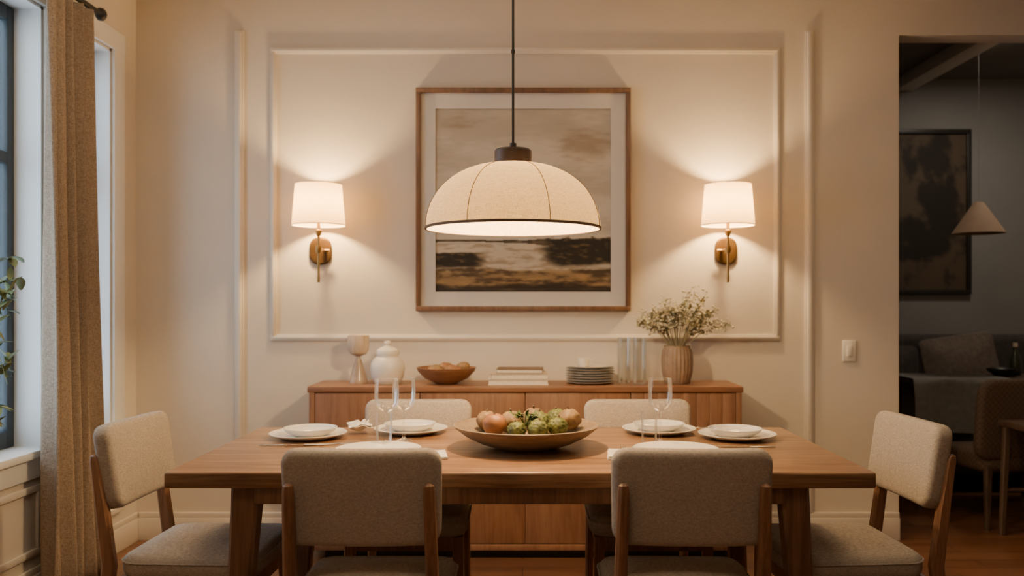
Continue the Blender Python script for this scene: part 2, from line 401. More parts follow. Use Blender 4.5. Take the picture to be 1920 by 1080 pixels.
def paint(u,v):
    n=fb(u*2.5,v*6,1); n2=fb(u*3.5,v*20,4); n3=fb(u*9,v*46,9); n4=fb(u*22,v*60,13)
    # cloudy sky
    c=mixc((182,173,157),(206,197,181),sm(-.5,.6,n+.5*(v-.3)+.3*n3))
    k=sm(.22,.8,.4*fb(u*2.6+2,v*6,7)+.25*n3+.8*math.exp(-((u-.83)**2/.05+(v-.2)**2/.009))+.42*math.exp(-((u-.12)**2/.03+(v-.09)**2/.004))+.3*math.exp(-((u-.45)**2/.05+(v-.06)**2/.003)))
    c=mixc(c,(150,134,113),k*.75)
    c=mixc(c,(218,207,186),.6*math.exp(-((v-.70)/.025)**2))
    # pale water with fine ripples
    if v>.735: c=mixc((208,196,174),(168,152,128),sm(-.2,.5,n3))
    # distant tree line
    ln=.722+.006*n; hgt=.014+.010*abs(n2)
    if abs(v-ln)<hgt*(.35+.65*sm(.3,.75,u)): c=mixc((104,92,74),(76,66,50),sm(-.3,.3,n4))
    # right wood and left bank
    rt=sm(.58,.68,u+.05*n2-.5*(v-.78)+.02*n4)*sm(.70,.712,v+.010*n2+.012*n4)*(1-sm(.835,.875,v+.02*n2))
    lf=(1-sm(.22,.29,u+.05*n2))*sm(.782,.79,v+.008*n2+.006*n4)*(1-sm(.862,.874,v+.008*n2))
    c=mixc(c,mixc((40,34,26),(104,86,58),sm(-.05,.7,.6*n3+.6*n4)),max(rt,lf))
    # near meadow
    fg=sm(.862,.89,v+.014*n2+.008*n4)
    f=mixc((150,124,86),(80,64,45),sm(-.3,.35,n2+.3*n4)); f=mixc(f,(176,142,94),sm(.2,.6,n3)*.7); f=mixc(f,(44,35,26),sm(.945,.99,v+.03*n2)*.85)
    c=mixc(c,f,fg)
    return c
def canvas(parent,hw,z0,z1,y,fn,nx,nz,name='canvas'):
    bm=new(); rows=[[Vector((-hw+2*hw*i/nx,y,z1-(z1-z0)*j/nz)) for i in range(nx+1)] for j in range(nz+1)]
    skin_rings(bm,rows,False,False,closed=False)
    me=bpy.data.meshes.new(name); bm.to_mesh(me); bm.free()
    at=me.color_attributes.new('paint','FLOAT_COLOR','POINT')
    for k,v in enumerate(me.vertices):
        u=(v.co.x+hw)/(2*hw); w=(z1-v.co.z)/(z1-z0); c=fn(u,w); at.data[k].color=(*rgb(*[max(0,q) for q in c]),1)
    m,nt,b=nmat('painted_'+name); a=nt.nodes.new('ShaderNodeAttribute'); a.attribute_name='paint'
    nt.links.new(a.outputs['Color'],b.inputs['Base Color']); b.inputs['Roughness'].default_value=.7
    tt=noi(nt,(60,60,200),1.,3); bump(nt,b,tt.outputs['Fac'],.2,.004)
    me.materials.append(m); o=bpy.data.objects.new(name,me); COL.objects.link(o); o.parent=parent
    return o
canvas(t,ax+.004,z0-.004,z1+.004,-.008,paint,220,260)
# ---------------------------------------------------------------- sconces
WARM=(1.,.64,.265)
def sconce():
    t=thing('wall_sconce','','wall lamp',(-1.06,WY,1.381))
    sy=-.168; az=.174
    bm=new(); slab(bm,.118,.147,.05,.018,.006,0,0,lambda x,y,z:Vector((x,-.009-z,y+az))); add('backplate',bm,'bronze',t)
    bm=new(); tube(bm,[(0,-.015,az),(0,sy,az)],.009,12); tube(bm,[(-.032,-.06,az),(.032,-.06,az)],.008,10)
    lathe(bm,[(0,-.022),(.014,-.02),(.017,0),(.014,.02),(0,.022)],14,(0,sy,az)); add('arm',bm,'brass',t)
    bm=new(); lathe(bm,[(0,0),(.007,.002),(.008,.03),(.0065,.04),(.0065,.24),(.011,.245),(.017,.262),(.017,.272),(.009,.278),(.009,.31),(0,.31)],16,(0,sy,0)); add('stem',bm,'brass',t)
    bm=new(); lathe(bm,[(.137,.296),(.119,.512)],48,(0,sy,0)); sh=add('shade',bm,'sconce',t)
    for r,z in ((.1375,.298),(.1195,.510)):
        bm=new(); tube(bm,[(r*math.cos(a*PI/24),sy+r*math.sin(a*PI/24),z) for a in range(48)],.0028,6,closed=True)
        add('rim',bm,'lining',sh)
    bm=new(); lathe(bm,[(0,.31),(.014,.31),(.014,.36),(0,.36)],14,(0,sy,0)); add('socket',bm,'brass',t)
    return t
s=sconce(); s['label']='brass wall sconce with lit cream shade, left of the painting'; s['group']='pair of wall sconces'
s2=dup(s,'brass wall sconce with lit cream shade, right of the painting',(1.066,WY,1.381),group='pair of wall sconces')
for r_,dx in ((s,-.027),(s2,.027)):
    for ch in r_.children:
        if ch.name.startswith('backplate'): ch.location.x=dx
for x in (-1.06,1.066): lamp('sconce_light',(x,WY-.168,1.381+.41),35.,WARM,.03)
# ---------------------------------------------------------------- pendant
PX,PY=-.034,3.05
t=thing('pendant_lamp','large dome pendant lamp of pale linen hanging over the dining table','pendant lamp',(PX,PY,1.535))
DH=.232
prof=[(.308,0)]
for k in range(1,13):
    a=PI/2*k/12*.93; prof.append((.308*math.cos(a)**.80,DH*math.sin(a)))
bm=new(); lathe(bm,prof,64); sh=add('shade',bm,'linen',t,ang=80)
NS=7
for q in range(NS):
    bm=new()
    a=2*PI*q/NS-PI/2-math.radians(28)
    tube(bm,[((r+.001)*math.cos(a),(r+.001)*math.sin(a),z) for r,z in prof],.0013,5)
    add('seam',bm,'seam',sh)
bm=new(); lathe(bm,[(.304,-.003),(.3105,-.003),(.3105,.005),(.308,.006)],64); add('rim_band',bm,'rimdark',t)
bm=new(); c0=DH-.010; lathe(bm,[(0,c0),(.060,c0),(.066,c0+.007),(.066,c0+.052),(.061,c0+.058),(.012,c0+.058),(.012,c0+.08),(0,c0+.08)],32); add('cap',bm,'cap',t)
bm=new(); pts=[(0,0,.30+(CZ-1.535-.32)*k/20) for k in range(21)]; tube(bm,pts,.0045,8)
for zz in (.62,.95): tube(bm,[(0,0,zz),(0,0,zz+.012)],.007,8)
add('cord',bm,'black',t)
bm=new(); lathe(bm,[(0,CZ-1.535-.03),(.05,CZ-1.535-.03),(.06,CZ-1.535-.02),(.06,CZ-1.535),(0,CZ-1.535)],24); add('canopy',bm,'black',t)
bm=new(); lathe(bm,[(0,.14),(.02,.14),(.022,c0+.005),(0,c0+.005)],16); add('socket',bm,'black',t)
lamp('pendant_light',(PX,PY,1.535+.074),56.,(1.,.69,.35),.042)
# ---------------------------------------------------------------- table
TY=3.157
t=thing('dining_table','long wooden dining table set with plates, glasses and a fruit bowl','table',(-.008,TY,0))
hx,hy=1.10,.493
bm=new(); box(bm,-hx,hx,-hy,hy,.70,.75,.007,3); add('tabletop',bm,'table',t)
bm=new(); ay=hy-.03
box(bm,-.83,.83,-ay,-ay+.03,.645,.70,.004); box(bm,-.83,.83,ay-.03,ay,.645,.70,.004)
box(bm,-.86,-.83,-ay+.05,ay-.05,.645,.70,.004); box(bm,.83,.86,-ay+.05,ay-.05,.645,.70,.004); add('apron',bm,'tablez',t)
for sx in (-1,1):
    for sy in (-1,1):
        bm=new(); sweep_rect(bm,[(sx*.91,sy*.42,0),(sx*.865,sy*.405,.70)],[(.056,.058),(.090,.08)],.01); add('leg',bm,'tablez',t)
# ---------------------------------------------------------------- chairs
def chair(st,side=False):
    t=thing('dining_chair','','chair')
    bm=new(); zc=st-.055
    slab(bm,.475,.47,.075,.085,.034,.018,0,lambda x,y,z:Vector((x*(1+.06*y),y+.02,z+zc))); s=add('seat',bm,'chairfab',t,ang=180)
    bm=new(); tube(bm,[(x*(1+.06*y),y+.02,zc+.018) for x,y in rrect(.479,.474,.077,6,3)],.0035,5,closed=True); add('piping',bm,'chairfab',s)
    zf=st-.098
    bm=new()
    box(bm,-.2,.2,.205,.23,zf-.05,zf+.004,.004); box(bm,-.19,.19,-.225,-.20,zf-.05,zf+.004,.004)
    for q in (-1,1): box(bm,q*.20-.012,q*.20+.012,-.22,.215,zf-.05,zf+.004,.004)
    add('seat_frame',bm,'chairwood',t)
    px=.018 if side else 0
    for q in (-1,1):
        bm=new(); sweep_rect(bm,[(q*.207,.225,0),(q*.203,.212,zf+.003)],[(.027,.027),(.042,.042)]); add('leg',bm,'chairwood',t)
        bm=new(); sweep_rect(bm,[(q*(.205+px),-.285,0),(q*(.203+px),-.238,.40),(q*(.200+px),-.262,.58),(q*(.197+px),-.289,.745),(q*(.197+px),-.292,.763),(q*(.197+px),-.2935,.769)],[(.030,.034),(.036,.046),(.034,.042),(.031,.034),(.026,.028),(.012,.014)],.008); add('leg',bm,'chairwood',t)
    th=math.radians(9); u=Vector((0,-math.sin(th),math.cos(th))); n=Vector((0,math.cos(th),math.sin(th))); c=Vector((0,-.262 if side else -.238,.722 if side else .718))
    bm=new(); slab(bm,.452,.285,.045,.066 if side else .056,.022,.008,.003,lambda x,y,z:c+Vector((x*(1+.10*y),0,0))+y*u+(z+.25*x*x)*n); add('backrest',bm,'chairfab',t,ang=180)
    return t
G='upholstered dining chairs around the table'
A=chair(.43); B=chair(.45,True); C=chair(.49)
A['label']='upholstered chair at the near long side, left, seen from behind'; A['group']=G; A.location=(-.458,2.70,0)
dup(A,'upholstered chair at the near long side, right, seen from behind',(.487,2.70,0),math.radians(-1.5),G)
C['label']='upholstered chair at the far side behind the pair of wine glasses'; C['group']=G; C.location=(-.447,3.47,0); C.rotation_euler=(0,0,PI)
dup(C,'upholstered chair at the far side behind the single wine glass',(.492,3.47,0),PI,G)
B['label']='upholstered chair at the left table end, nearest the curtain'; B['group']=G; B.location=(-1.125,3.08,0); B.rotation_euler=(0,0,-PI/2-math.radians(2))
dup(B,'upholstered chair at the right table end, nearest the doorway',(1.125,3.08,0),PI/2+math.radians(3),G)
# ---------------------------------------------------------------- table ware
TZ=.75
def plate_prof(r,h=.022,th=.005): return [(0,0),(r*.6,0),(r*.66,.002),(r*.99,h-.003),(r,h),(r*.985,h+.001),(r*.68,th+.004),(r*.62,th+.001),(0,th)]
def shallow(r,h,th=.004): return [(0,0),(r*.55,0),(r*.6,.004),(r*.9,h*.6),(r,h),(r-th,h),(r*.86,h*.6),(r*.56,.009),(0,.007)]
GP='dinner plates on the table'
bm=new(); lathe(bm,plate_prof(.149),56); pl=tag(add('dinner_plate',bm,'china',loc=(-.834,3.36,TZ)),'white dinner plate under the bowl at the left table end','plate',GP)
dup(pl,'white dinner plate under the bowl at the right table end',(.83,3.345,TZ))
dup(pl,'white dinner plate before the far chair left of the fruit bowl',(-.452,3.49,TZ))
dup(pl,'white dinner plate before the far chair right of the fruit bowl',(.55,3.49,TZ))
dup(pl,'white dinner plate half hidden behind the near left chair',(-.50,2.99,TZ))
dup(pl,'white dinner plate half hidden behind the near right chair',(.53,2.99,TZ))
bm=new(); lathe(bm,shallow(.104,.035),48); bo=tag(add('soup_bowl',bm,'china',loc=(-.826,3.36,TZ+.006)),'low white bowl on the plate at the left table end','bowl','low white bowls on the plates')
dup(bo,'low white bowl on the plate at the right table end',(.822,3.345,TZ+.006))
b3=dup(bo,'low white bowl on the far plate left of the fruit bowl',(-.455,3.49,TZ+.006))
dup(bo,'low white bowl on the far plate right of the fruit bowl',(.55,3.49,TZ+.006))
# glasses: thin single walled
def wine(loc,label,k=1.):
    t=thing('wine_glass',label,'glass',loc,0,'stemmed wine glasses on the table')
    bm=new(); lathe(bm,[(.036,.0006),(.030,.0022),(.012,.006),(.0048,.014),(.0038,.05),(.0038,.105),(.007,.116)],32); add('stem',bm,'glass',t)
    bm=new(); lathe(bm,[(.007,.116),(.014,.119),(.032,.130),(.042,.150),(.0455,.175),(.0450,.21),(.0420,.240)],40); add('bowl',bm,'glass',t)
    bm=new(); tube(bm,[(.042*math.cos(a*PI/18),.042*math.sin(a*PI/18),.240) for a in range(36)],.0011,5,closed=True); add('rim',bm,'glass',t)
    t.scale=(k,k,k); return t
wine((-.507,3.22,TZ),'tall wine glass, front one of the pair left of the fruit bowl')
wine((-.454,3.30,TZ),'wine glass standing behind another at left of the fruit bowl',.98)
wine((.517,3.25,TZ),'single wine glass to the right of the fruit bowl')
bm=new(); lathe(bm,[(0,.001),(.026,.001),(.0275,.004),(.031,.125)],32)
tu=tag(add('tumbler',bm,'glass',loc=(-.504,3.14,TZ)),'clear straight tumbler beside the left pair of wine glasses','glass','water tumblers')
dup(tu,'clear straight tumbler beside the single wine glass',(.467,3.19,TZ))
# cutlery
def knife(loc,rot,label):
    t=thing('table_knife',label,'knife',loc,rot,'table knives')
    bm=new(); rings=[]
    for x,w,h in ((-.105,.005,.003),(-.10,.007,.004),(-.02,.006,.004),(-.012,.004,.003)):
        rings.append([Vector((x,w*math.cos(a),.003+h/2*math.sin(a)+.001)) for a in [2*PI*k/10 for k in range(10)]])
    skin_rings(bm,rings); add('handle',bm,'steel',t)
    bm=new(); rings=[[Vector((x,y0,.0028)),Vector((x,y1,.0028)),Vector((x,y1,.0048)),Vector((x,y0,.0048))] for x,y0,y1 in ((-.014,-.004,.004),(.0,-.008,.006),(.07,-.008,.006),(.10,-.004,.006),(.112,.003,.006))]
    skin_rings(bm,rings); add('blade',bm,'steel',t); return t
def fork(loc,rot,label):
    t=thing('table_fork',label,'fork',loc,rot,'table forks')
    bm=new(); tube(bm,[(-.10,0,.004),(-.05,0,.004),(.0,0,.005),(.03,0,.008)],[.005,.0045,.003,.004],8); add('handle',bm,'steel',t)
    bm=new(); slab(bm,.034,.022,.008,.002,.0009,0,0,lambda x,y,z:Vector((x+.042,y,z+.0075)))
    for q in range(4): tube(bm,[(.055,-.009+.006*q,.0075),(.08,-.009+.006*q,.006),(.10,-.009+.006*q,.008)],[.0018,.0016,.0008],6)
    add('tines',bm,'steel',t); return t
knife((-.86,3.165,TZ),0,'steel table knife lying before the left end plate')
knife((.81,3.13,TZ),PI,'steel table knife lying before the right end plate')
fork((.70,3.575,TZ),0,'steel fork beyond the plate at the right table end')
fork((-.70,3.175,TZ),.12,'steel fork beside the knife at the left table end')
knife((-.30,2.90,TZ),PI/2+.25,'steel table knife right of the near left chair')
fork((.345,2.955,TZ+.012),PI/2-.1,'steel fork on the folded napkin by the near right chair')
# napkins
def napkin(w,h,loc,rot,label,amp,layers=3):
    bm=new()
    for q in range(layers):
        z=.0025+q*.004; k=1-q*.03
        rows=[]
        for j in range(15):
            row=[]
            for i in range(15):
                x=(i/14-.5)*w*k; y=(j/14-.5)*h*k
                row.append(Vector((x+amp*.4*noise.noise(Vector((x*20,y*20,q))),y,z+amp*(.5+.5*noise.noise(Vector((x*28+loc[0]*9,y*28,q*.2))))+.0*q)))
            rows.append(row)
        skin_rings(bm,rows,False,False,closed=False)
    o=add('napkin',bm,'napkin',loc=loc,ang=180); o.rotation_euler=(0,0,rot)
    md=o.modifiers.new('thick','SOLIDIFY'); md.thickness=.0025
    return tag(o,label,'napkin','cloth napkins')
napkin(.08,.10,(-.652,3.47,TZ),.4,'rumpled white napkin beside the far left plate',.06,2)
napkin(.09,.17,(.335,2.955,TZ),-.1,'folded cream napkin left of the near right plate',.003,3)
napkin(.08,.15,(-.300,2.96,TZ),.15,'folded cream napkin right of the near left plate',.003,2)
# fruit bowl
BX,BY=.013,3.13
bm=new(); lathe(bm,[(0,0),(.10,0),(.115,.004),(.17,.022),(.225,.05),(.258,.076),(.264,.084),(.258,.086),(.250,.081),(.215,.066),(.16,.048),(.10,.038),(0,.034)],64)
tag(add('fruit_bowl',bm,'bowlwood',loc=(BX,BY,TZ)),'wide shallow wooden bowl of fruit in the table centre','bowl')
def fruit(kind,dx,dy,z,r,label):
    t=thing({'peach':'peach','tan':'russet_pear','green':'green_artichoke'}[kind],label,'fruit' if kind!='green' else 'vegetable',(BX+dx,BY+dy,TZ+z-r),random.uniform(0,6),'fruit and vegetables in the wooden bowl')
    bm=new(); bmesh.ops.create_icosphere(bm,subdivisions=4,radius=r)
    sd=random.random()*50
    for v in bm.verts:
        d=v.co.normalized()
        if kind=='green':
            k=1+.12*noise.noise(d*7+Vector((sd,0,0)))+.08*abs(math.sin(5*math.atan2(d.y,d.x)+d.z*7))-.06*abs(math.sin(9*d.z))
        elif kind=='peach': k=1-.14*math.exp(-((d.x)**2)/.012)*(1 if d.y<0 else .2)-.18*math.exp(-(1-d.z)/.03)+.05*noise.noise(d*2+Vector((sd,0,0)))
        else: k=1+.10*noise.noise(d*2.5+Vector((sd,0,0)))-.12*math.exp(-(1-d.z)/.03)
        v.co=d*r*k; v.co.z=v.co.z*.93+r
    add('body',bm,kind,t,ang=180)
    bm=new(); tube(bm,[(0,0,1.8*r),(.002,0,1.93*r),(.006,.002,2.08*r)],[.004,.003,.0035],6); add('stem',bm,'stem',t)
    return t
def surf(d): return .036+.042*(d/.25)**2
for kind,dx,dy,r,lab in (
  ('peach',-.113,-.035,.044,'orange brown creased fruit at the left front of the fruit bowl'),
  ('tan',-.055,.052,.045,'tan round fruit behind the orange brown one'),
  ('green',-.035,-.075,.033,'small green artichoke at the bowl front, left of centre'),
  ('green',.042,-.085,.036,'green artichoke at the bowl front, right of centre'),
  ('green',.045,.04,.045,'large green artichoke at the middle of the fruit pile'),
  ('green',.112,-.045,.036,'green artichoke in front of the right tan fruit'),
  ('tan',.158,.038,.043,'tan round fruit at the right end of the fruit pile'),
  ('tan',-.145,.055,.039,'tan round fruit at the left back of the fruit pile'),
  ('tan',.03,.135,.042,'tan round fruit at the very back of the fruit pile'),
  ('green',.115,.115,.038,'green artichoke at the right back of the fruit pile')):
    fruit(kind,dx,dy,surf(math.hypot(dx,dy))+r*1.0,r,lab)
# herb sprig
t=thing('herb_sprig','leafy green herb sprig lying on top of the fruit','herb',(BX-.005,BY-.035,TZ+.10))
bm=new(); lv=new()
def leaf(bm,p,d,L,w,up=Vector((0,0,1)),curl=.2):
    d=d.normalized(); s=d.cross(up)
    if s.length<.1: s=d.cross(Vector((1,0,0)))
    s.normalize(); n=s.cross(d)
    a=[]
    for k in range(5):
        q=k/4; ww=w*math.sin(PI*min(1,q*.86+.08))**.8; c=p+d*L*q+n*(-curl*L*q*q)
        a.append([c-s*ww/2,c-n*ww*.12,c+s*ww/2])
    skin_rings(bm,a,False,False,closed=False)
for q in range(7):
    a=random.uniform(0,2*PI); e=Vector((.045*math.cos(a),.035*math.sin(a),random.uniform(.012,.035)))
    tube(bm,[Vector((0,0,-.02)),e*.5+Vector((0,0,.01)),e],[.0018,.0014,.001],5)
    for k in range(10):
        p=e*random.uniform(.3,1.); leaf(lv,p,Vector((random.gauss(0,1),random.gauss(0,1),random.uniform(-.1,.9))),random.uniform(.014,.026),.012)
add('stem',bm,'herb',t); add('leaves',lv,'herb',t,ang=180)
# ---------------------------------------------------------------- sideboard
SY0,SY1,STZ=4.285,4.632,.861
t=thing('sideboard','long low wooden sideboard against the panelled back wall','sideboard',(.013,SY0,0))
hw=1.083; dp=SY1-SY0
bm=new(); box(bm,-hw,hw,0,dp,STZ-.03,STZ,.005); add('top',bm,'sidetop',t)
bm=new(); box(bm,-hw+.008,-hw+.036,.004,dp,.045,STZ-.03,.003); box(bm,hw-.036,hw-.008,.004,dp,.045,STZ-.03,.003)
box(bm,-hw+.036,hw-.036,.004,dp,.045,.075,.003); box(bm,-hw+.036,hw-.036,.05,dp,.075,STZ-.03)
add('carcass',bm,'side',t)
dw=(2*hw-.072)/4
for k in range(4):
    x0=-hw+.036+dw*k+.002; x1=x0+dw-.004
    bm=new(); box(bm,x0,x1,.014,.05,.079,STZ-.034)
    n=8 if k==3 else 1; sw=(x1-x0)/n; gp=.0006 if k==3 else .0004
    for q in range(n): box(bm,x0+q*sw+gp,x0+(q+1)*sw-gp,.008,.016,.079,STZ-.034,.001)
    d=add('door',bm,'side',t)
bm=new(); box(bm,-hw+.08,hw-.08,.05,dp-.03,0,.045); add('plinth',bm,'black',t)
IY=4.46
def sx(px,D=IY): return (px-VX)/F*D
# goblet
t=thing('goblet','tall pedestal goblet with pale wood cup, leftmost on the sideboard','goblet',(sx(672),IY,STZ))
bm=new(); lathe(bm,[(0,0),(.046,0),(.048,.006),(.044,.02),(.036,.06),(.022,.105),(.012,.13),(.012,.142),(0,.142)],32); add('pedestal',bm,'smoke',t)
bm=new(); lathe(bm,[(0,.141),(.02,.142),(.045,.155),(.054,.175),(.055,.243),(.052,.248),(.048,.243),(.046,.18),(.02,.165),(0,.163)],32); add('cup',bm,'cupwood',t)
# ginger jar
t=thing('ginger_jar','round white lidded ceramic jar on the sideboard','jar',(sx(728),IY-.02,STZ))
bm=new(); lathe(bm,[(0,0),(.062,0),(.066,.004),(.082,.035),(.088,.075),(.085,.105),(.070,.130),(.056,.138),(.055,.150),(0,.150)],40); add('body',bm,'cream',t)
bm=new(); lathe(bm,[(0,.148),(.058,.148),(.060,.154),(.055,.172),(.036,.186),(.018,.192),(.015,.200),(.020,.207),(.017,.217),(0,.221)],40); add('lid',bm,'cream',t)
# wooden bowl with rolls
bcx,bcy=sx(838),IY-.03
bm=new(); lathe(bm,[(0,0),(.05,0),(.06,.006),(.11,.03),(.145,.065),(.153,.085),(.147,.086),(.136,.066),(.10,.036),(.05,.016),(0,.014)],48)
tag(add('wooden_bowl',bm,'bowlred',loc=(bcx,bcy,STZ)),'small reddish wooden bowl on the sideboard','bowl')
for k,(dx,dy,z,r,lab) in enumerate(((-.052,-.02,.068,.036,'brown bread roll at the left of the sideboard bowl'),(.038,-.035,.068,.036,'brown bread roll at the front of the sideboard bowl'),(.085,.035,.084,.030,'brown bread roll at the right of the sideboard bowl'),(-.01,.055,.074,.036,'brown bread roll at the back of the sideboard bowl'))):
    bm=new(); bmesh.ops.create_icosphere(bm,subdivisions=3,radius=r)
    for v in bm.verts:
        d=v.co.normalized(); v.co=d*r*(1+.12*noise.noise(d*2+Vector((k*7,0,0)))); v.co.x*=1.2; v.co.z*=.9
    tag(add('bread_roll',bm,'bowlred' if k%2 else 'tan',loc=(bcx+dx,bcy+dy,STZ+z),ang=180),lab,'bread','bread rolls in the small bowl')
# books
z=STZ
for w,d,h,m,lab,rt,ox in ((.305,.21,.030,'book1','thick cream book at the bottom of the sideboard stack',0,0),(.29,.20,.028,'book2','sand coloured book in the middle of the sideboard stack',.03,.004),(.235,.17,.022,'book3','dark brown book on top of the sideboard stack',-.04,.01)):
    t=thing('book',lab,'book',(sx(972)+ox,IY-.01,z),rt,'books stacked on the sideboard')
    bm=new(); box(bm,-w/2,w/2,-d/2,d/2,0,.003,.001); box(bm,-w/2,w/2,-d/2,d/2,h-.003,h,.001); box(bm,-w/2,w/2,d/2-.004,d/2,.002,h-.002); add('cover',bm,m,t)
    bm=new(); box(bm,-w/2+.004,w/2-.004,-d/2+.005,d/2-.004,.003,h-.003); add('pages',bm,'paper',t); z+=h
# plates stack
n=7; names=['bottom','second from bottom','third from bottom','middle','third from top','second from top','topmost']
bm=new(); lathe(bm,[(0,0),(.08,0),(.085,.001),(.122,.009),(.127,.0125),(.124,.0132),(.086,.006),(0,.005)],44)
gp=tag(add('stoneware_plate',bm,'grey',loc=(sx(1106),IY,STZ)),names[0]+' grey plate of the stack on the sideboard','plate','grey plates stacked on the sideboard')
for k in range(1,n): dup(gp,names[k]+' grey plate of the stack on the sideboard',(sx(1106)+random.uniform(-.003,.003),IY,STZ+.0132*k))
t=thing('small_cup','small cream cup standing on the stack of grey plates','cup',(sx(1094),IY,STZ+.0132*(n-1)+.0055))
bm=new(); lathe(bm,[(0,0),(.022,0),(.03,.02),(.033,.045),(.031,.045),(.027,.02),(.02,.006),(0,.005)],24); add('body',bm,'cream',t)
bm=new(); tube(bm,[(.031,0,.036),(.045,0,.036),(.047,0,.024),(.029,0,.014)],.003,6); add('handle',bm,'cream',t)
# glass cylinders
bm=new(); lathe(bm,[(0,.001),(.033,.001),(.0345,.005),(.0345,.236)],40)
gv=tag(add('glass_vase',bm,'vglass',loc=(sx(1171),IY+.02,STZ)),'clear glass cylinder vase, next to the grey plates','vase','pair of glass cylinder vases')
dup(gv,'clear glass cylinder vase, next to the brown ribbed vase',(sx(1198),IY-.02,STZ))
# ribbed vase + foliage
vx,vy=sx(1269),4.455
bm=new(); lathe(bm,[(0,0),(.062,0),(.066,.004),(.077,.06),(.080,.12),(.076,.165),(.066,.188),(.068,.196),(.061,.196),(.058,.186),(.068,.16),(.066,.03),(0,.02)],96,wob=lambda a,z:1+(.03*math.cos(24*a) if .005<z<.18 else 0))
tag(add('ribbed_vase',bm,'vase',loc=(vx,vy,STZ)),'ribbed brown ceramic vase at the right of the sideboard','vase')
t=thing('foliage_bouquet','loose bouquet of dusty green sprigs in the ribbed vase','bouquet',(vx,vy,STZ+.14))
bs=new(); bl=new(); bf=new()
for q in range(54):
    ang=random.uniform(-1.25,1.3); R_=random.uniform(.15,.325)*(1.05 if ang>0 else .88)
    tx=.88*R_*math.sin(ang); tz=.075+.84*R_*math.cos(ang); ty=random.uniform(-.11,.09)
    e=Vector((tx,ty,tz)); b0=Vector((random.uniform(-.03,.03),random.uniform(-.03,.03),-.08))
    m1=Vector((tx*.2,ty*.22,.065))
    pts=[b0,m1*.6,m1.lerp(e,.35)+Vector((0,0,.03)),m1.lerp(e,.7)+Vector((0,0,.025)),e]
    tube(bs,pts,[.0018,.0018,.0014,.0011,.0007],5)
    for k in range(24):
        s_=random.uniform(.4,1); seg=s_*3.999; i=1+min(2,int(seg*.75)); f=random.random()
        p=pts[i].lerp(pts[i+1],f)
        d=Vector((random.gauss(0,1),random.gauss(0,.8),random.gauss(.2,.8)))
        if random.random()<.5: leaf(bl,p,d,random.uniform(.016,.034),random.uniform(.010,.019))
        else:
            tip=p+d.normalized()*random.uniform(.012,.04); tube(bs,[p,tip],.0006,4)
            bmesh.ops.create_icosphere(bf,subdivisions=1,radius=random.uniform(.0035,.008),matrix=Matrix.Translation(tip))
add('stem',bs,'twig',t); add('leaves',bl,'leaf',t,ang=180); add('blossoms',bf,'flower',t,ang=180)
# light switch
t=thing('light_switch','cream light switch plate on the wall left of the doorway','switch',((1592-VX)/348,WY,.96))
bm=new(); box(bm,-.036,.036,-.007,0,0,.115,.003); add('plate',bm,'switch',t)
bm=new(); box(bm,-.014,.014,-.012,-.006,.028,.087,.003); add('rocker',bm,'switch',t)
# ---------------------------------------------------------------- plant at window
t=thing('potted_plant','trailing green houseplant on the window sill at the left edge','plant',(-2.125,3.17,SZ+.004))
bm=new(); lathe(bm,[(0,0),(.05,0),(.065,.10),(.069,.10),(.069,.118),(.062,.118),(.058,.09),(0,.088)],28); add('pot',bm,'pot',t)
bm=new(); lathe(bm,[(0,.094),(.03,.097),(.0595,.092)],20); add('soil',bm,'soil',t)
bs=new(); bl=new()
for q in range(15):
    h=random.uniform(.25,.80); e=Vector((random.uniform(.08,.21),random.uniform(-.16,.10),h))
    if q<9: e=Vector((.205+.012*(q%4),-.02+.015*q,.16+.08*q))
    pts=[Vector((random.uniform(-.02,.02),random.uniform(-.02,.02),.08)),Vector((e.x*.2,e.y*.3,h*.5)),Vector((e.x*.6,e.y*.7,max(h,e.z)*.95)),e]
    tube(bs,pts,[.004,.0035,.0025,.0012],6)
    for k in range(12):
        f=k/12; a=pts[1].lerp(pts[2],f) if k%3==0 else pts[2].lerp(pts[3],f)
        leaf(bl,a,Vector((random.gauss(.2,.5),random.gauss(0,.8),random.gauss(0,.6))),random.uniform(.045,.075),random.uniform(.022,.036),curl=.35)
for v in bl.verts: v.co.x=min(max(v.co.x,.0),.29)
add('stem',bs,'plant',t); add('leaves',bl,'plant',t,ang=180)
# ---------------------------------------------------------------- far room
t=thing('far_picture','dark framed picture hanging in the unlit adjoining room','picture',(2.99,6.65,1.345))
bm=new(); w=.035; hw2=.45; H=1.265
for a,b,c,d in ((-hw2,hw2,H-w,H),(-hw2,hw2,0,w),(-hw2,-hw2+w,w,H-w),(hw2-w,hw2,w,H-w)): box(bm,a,b,-.035,-.002,c,d,.003)
add('frame',bm,'black',t)
def dark(u,v):
    n=fb(u*3,v*4,3); n2=fb(u*9,v*9,5); return mixc((84,70,54),(34,27,21),sm(-.25,.35,n+.5*n2+.9*math.exp(-((u-.7)**2/.05+(v-.5)**2/.12))-.25))
canvas(t,hw2-w+.004,w-.004,H-w+.004,-.015,dark,60,80)
t=thing('cone_pendant','small unlit cone pendant in the dark adjoining room','pendant lamp',(2.955,5.6,1.727))
bm=new(); lathe(bm,[(.16,0),(.03,.20),(.0,.205)],40); add('shade',bm,'cone',t)
bm=new(); tube(bm,[(0,0,.20),(0,0,CZ-.09-1.727)],.0007,6); add('cord',bm,'dark_wall',t)
t=thing('sofa','dark sofa against the wall of the adjoining room','sofa',(3.05,6.2,0))
bm=new(); box(bm,-.95,.95,.18,.40,.15,1.04,.05,4); add('back',bm,'sofa',t)
bm=new(); box(bm,-.95,.95,-.4,.4,.12,.40,.03,3); add('base',bm,'sofa',t)
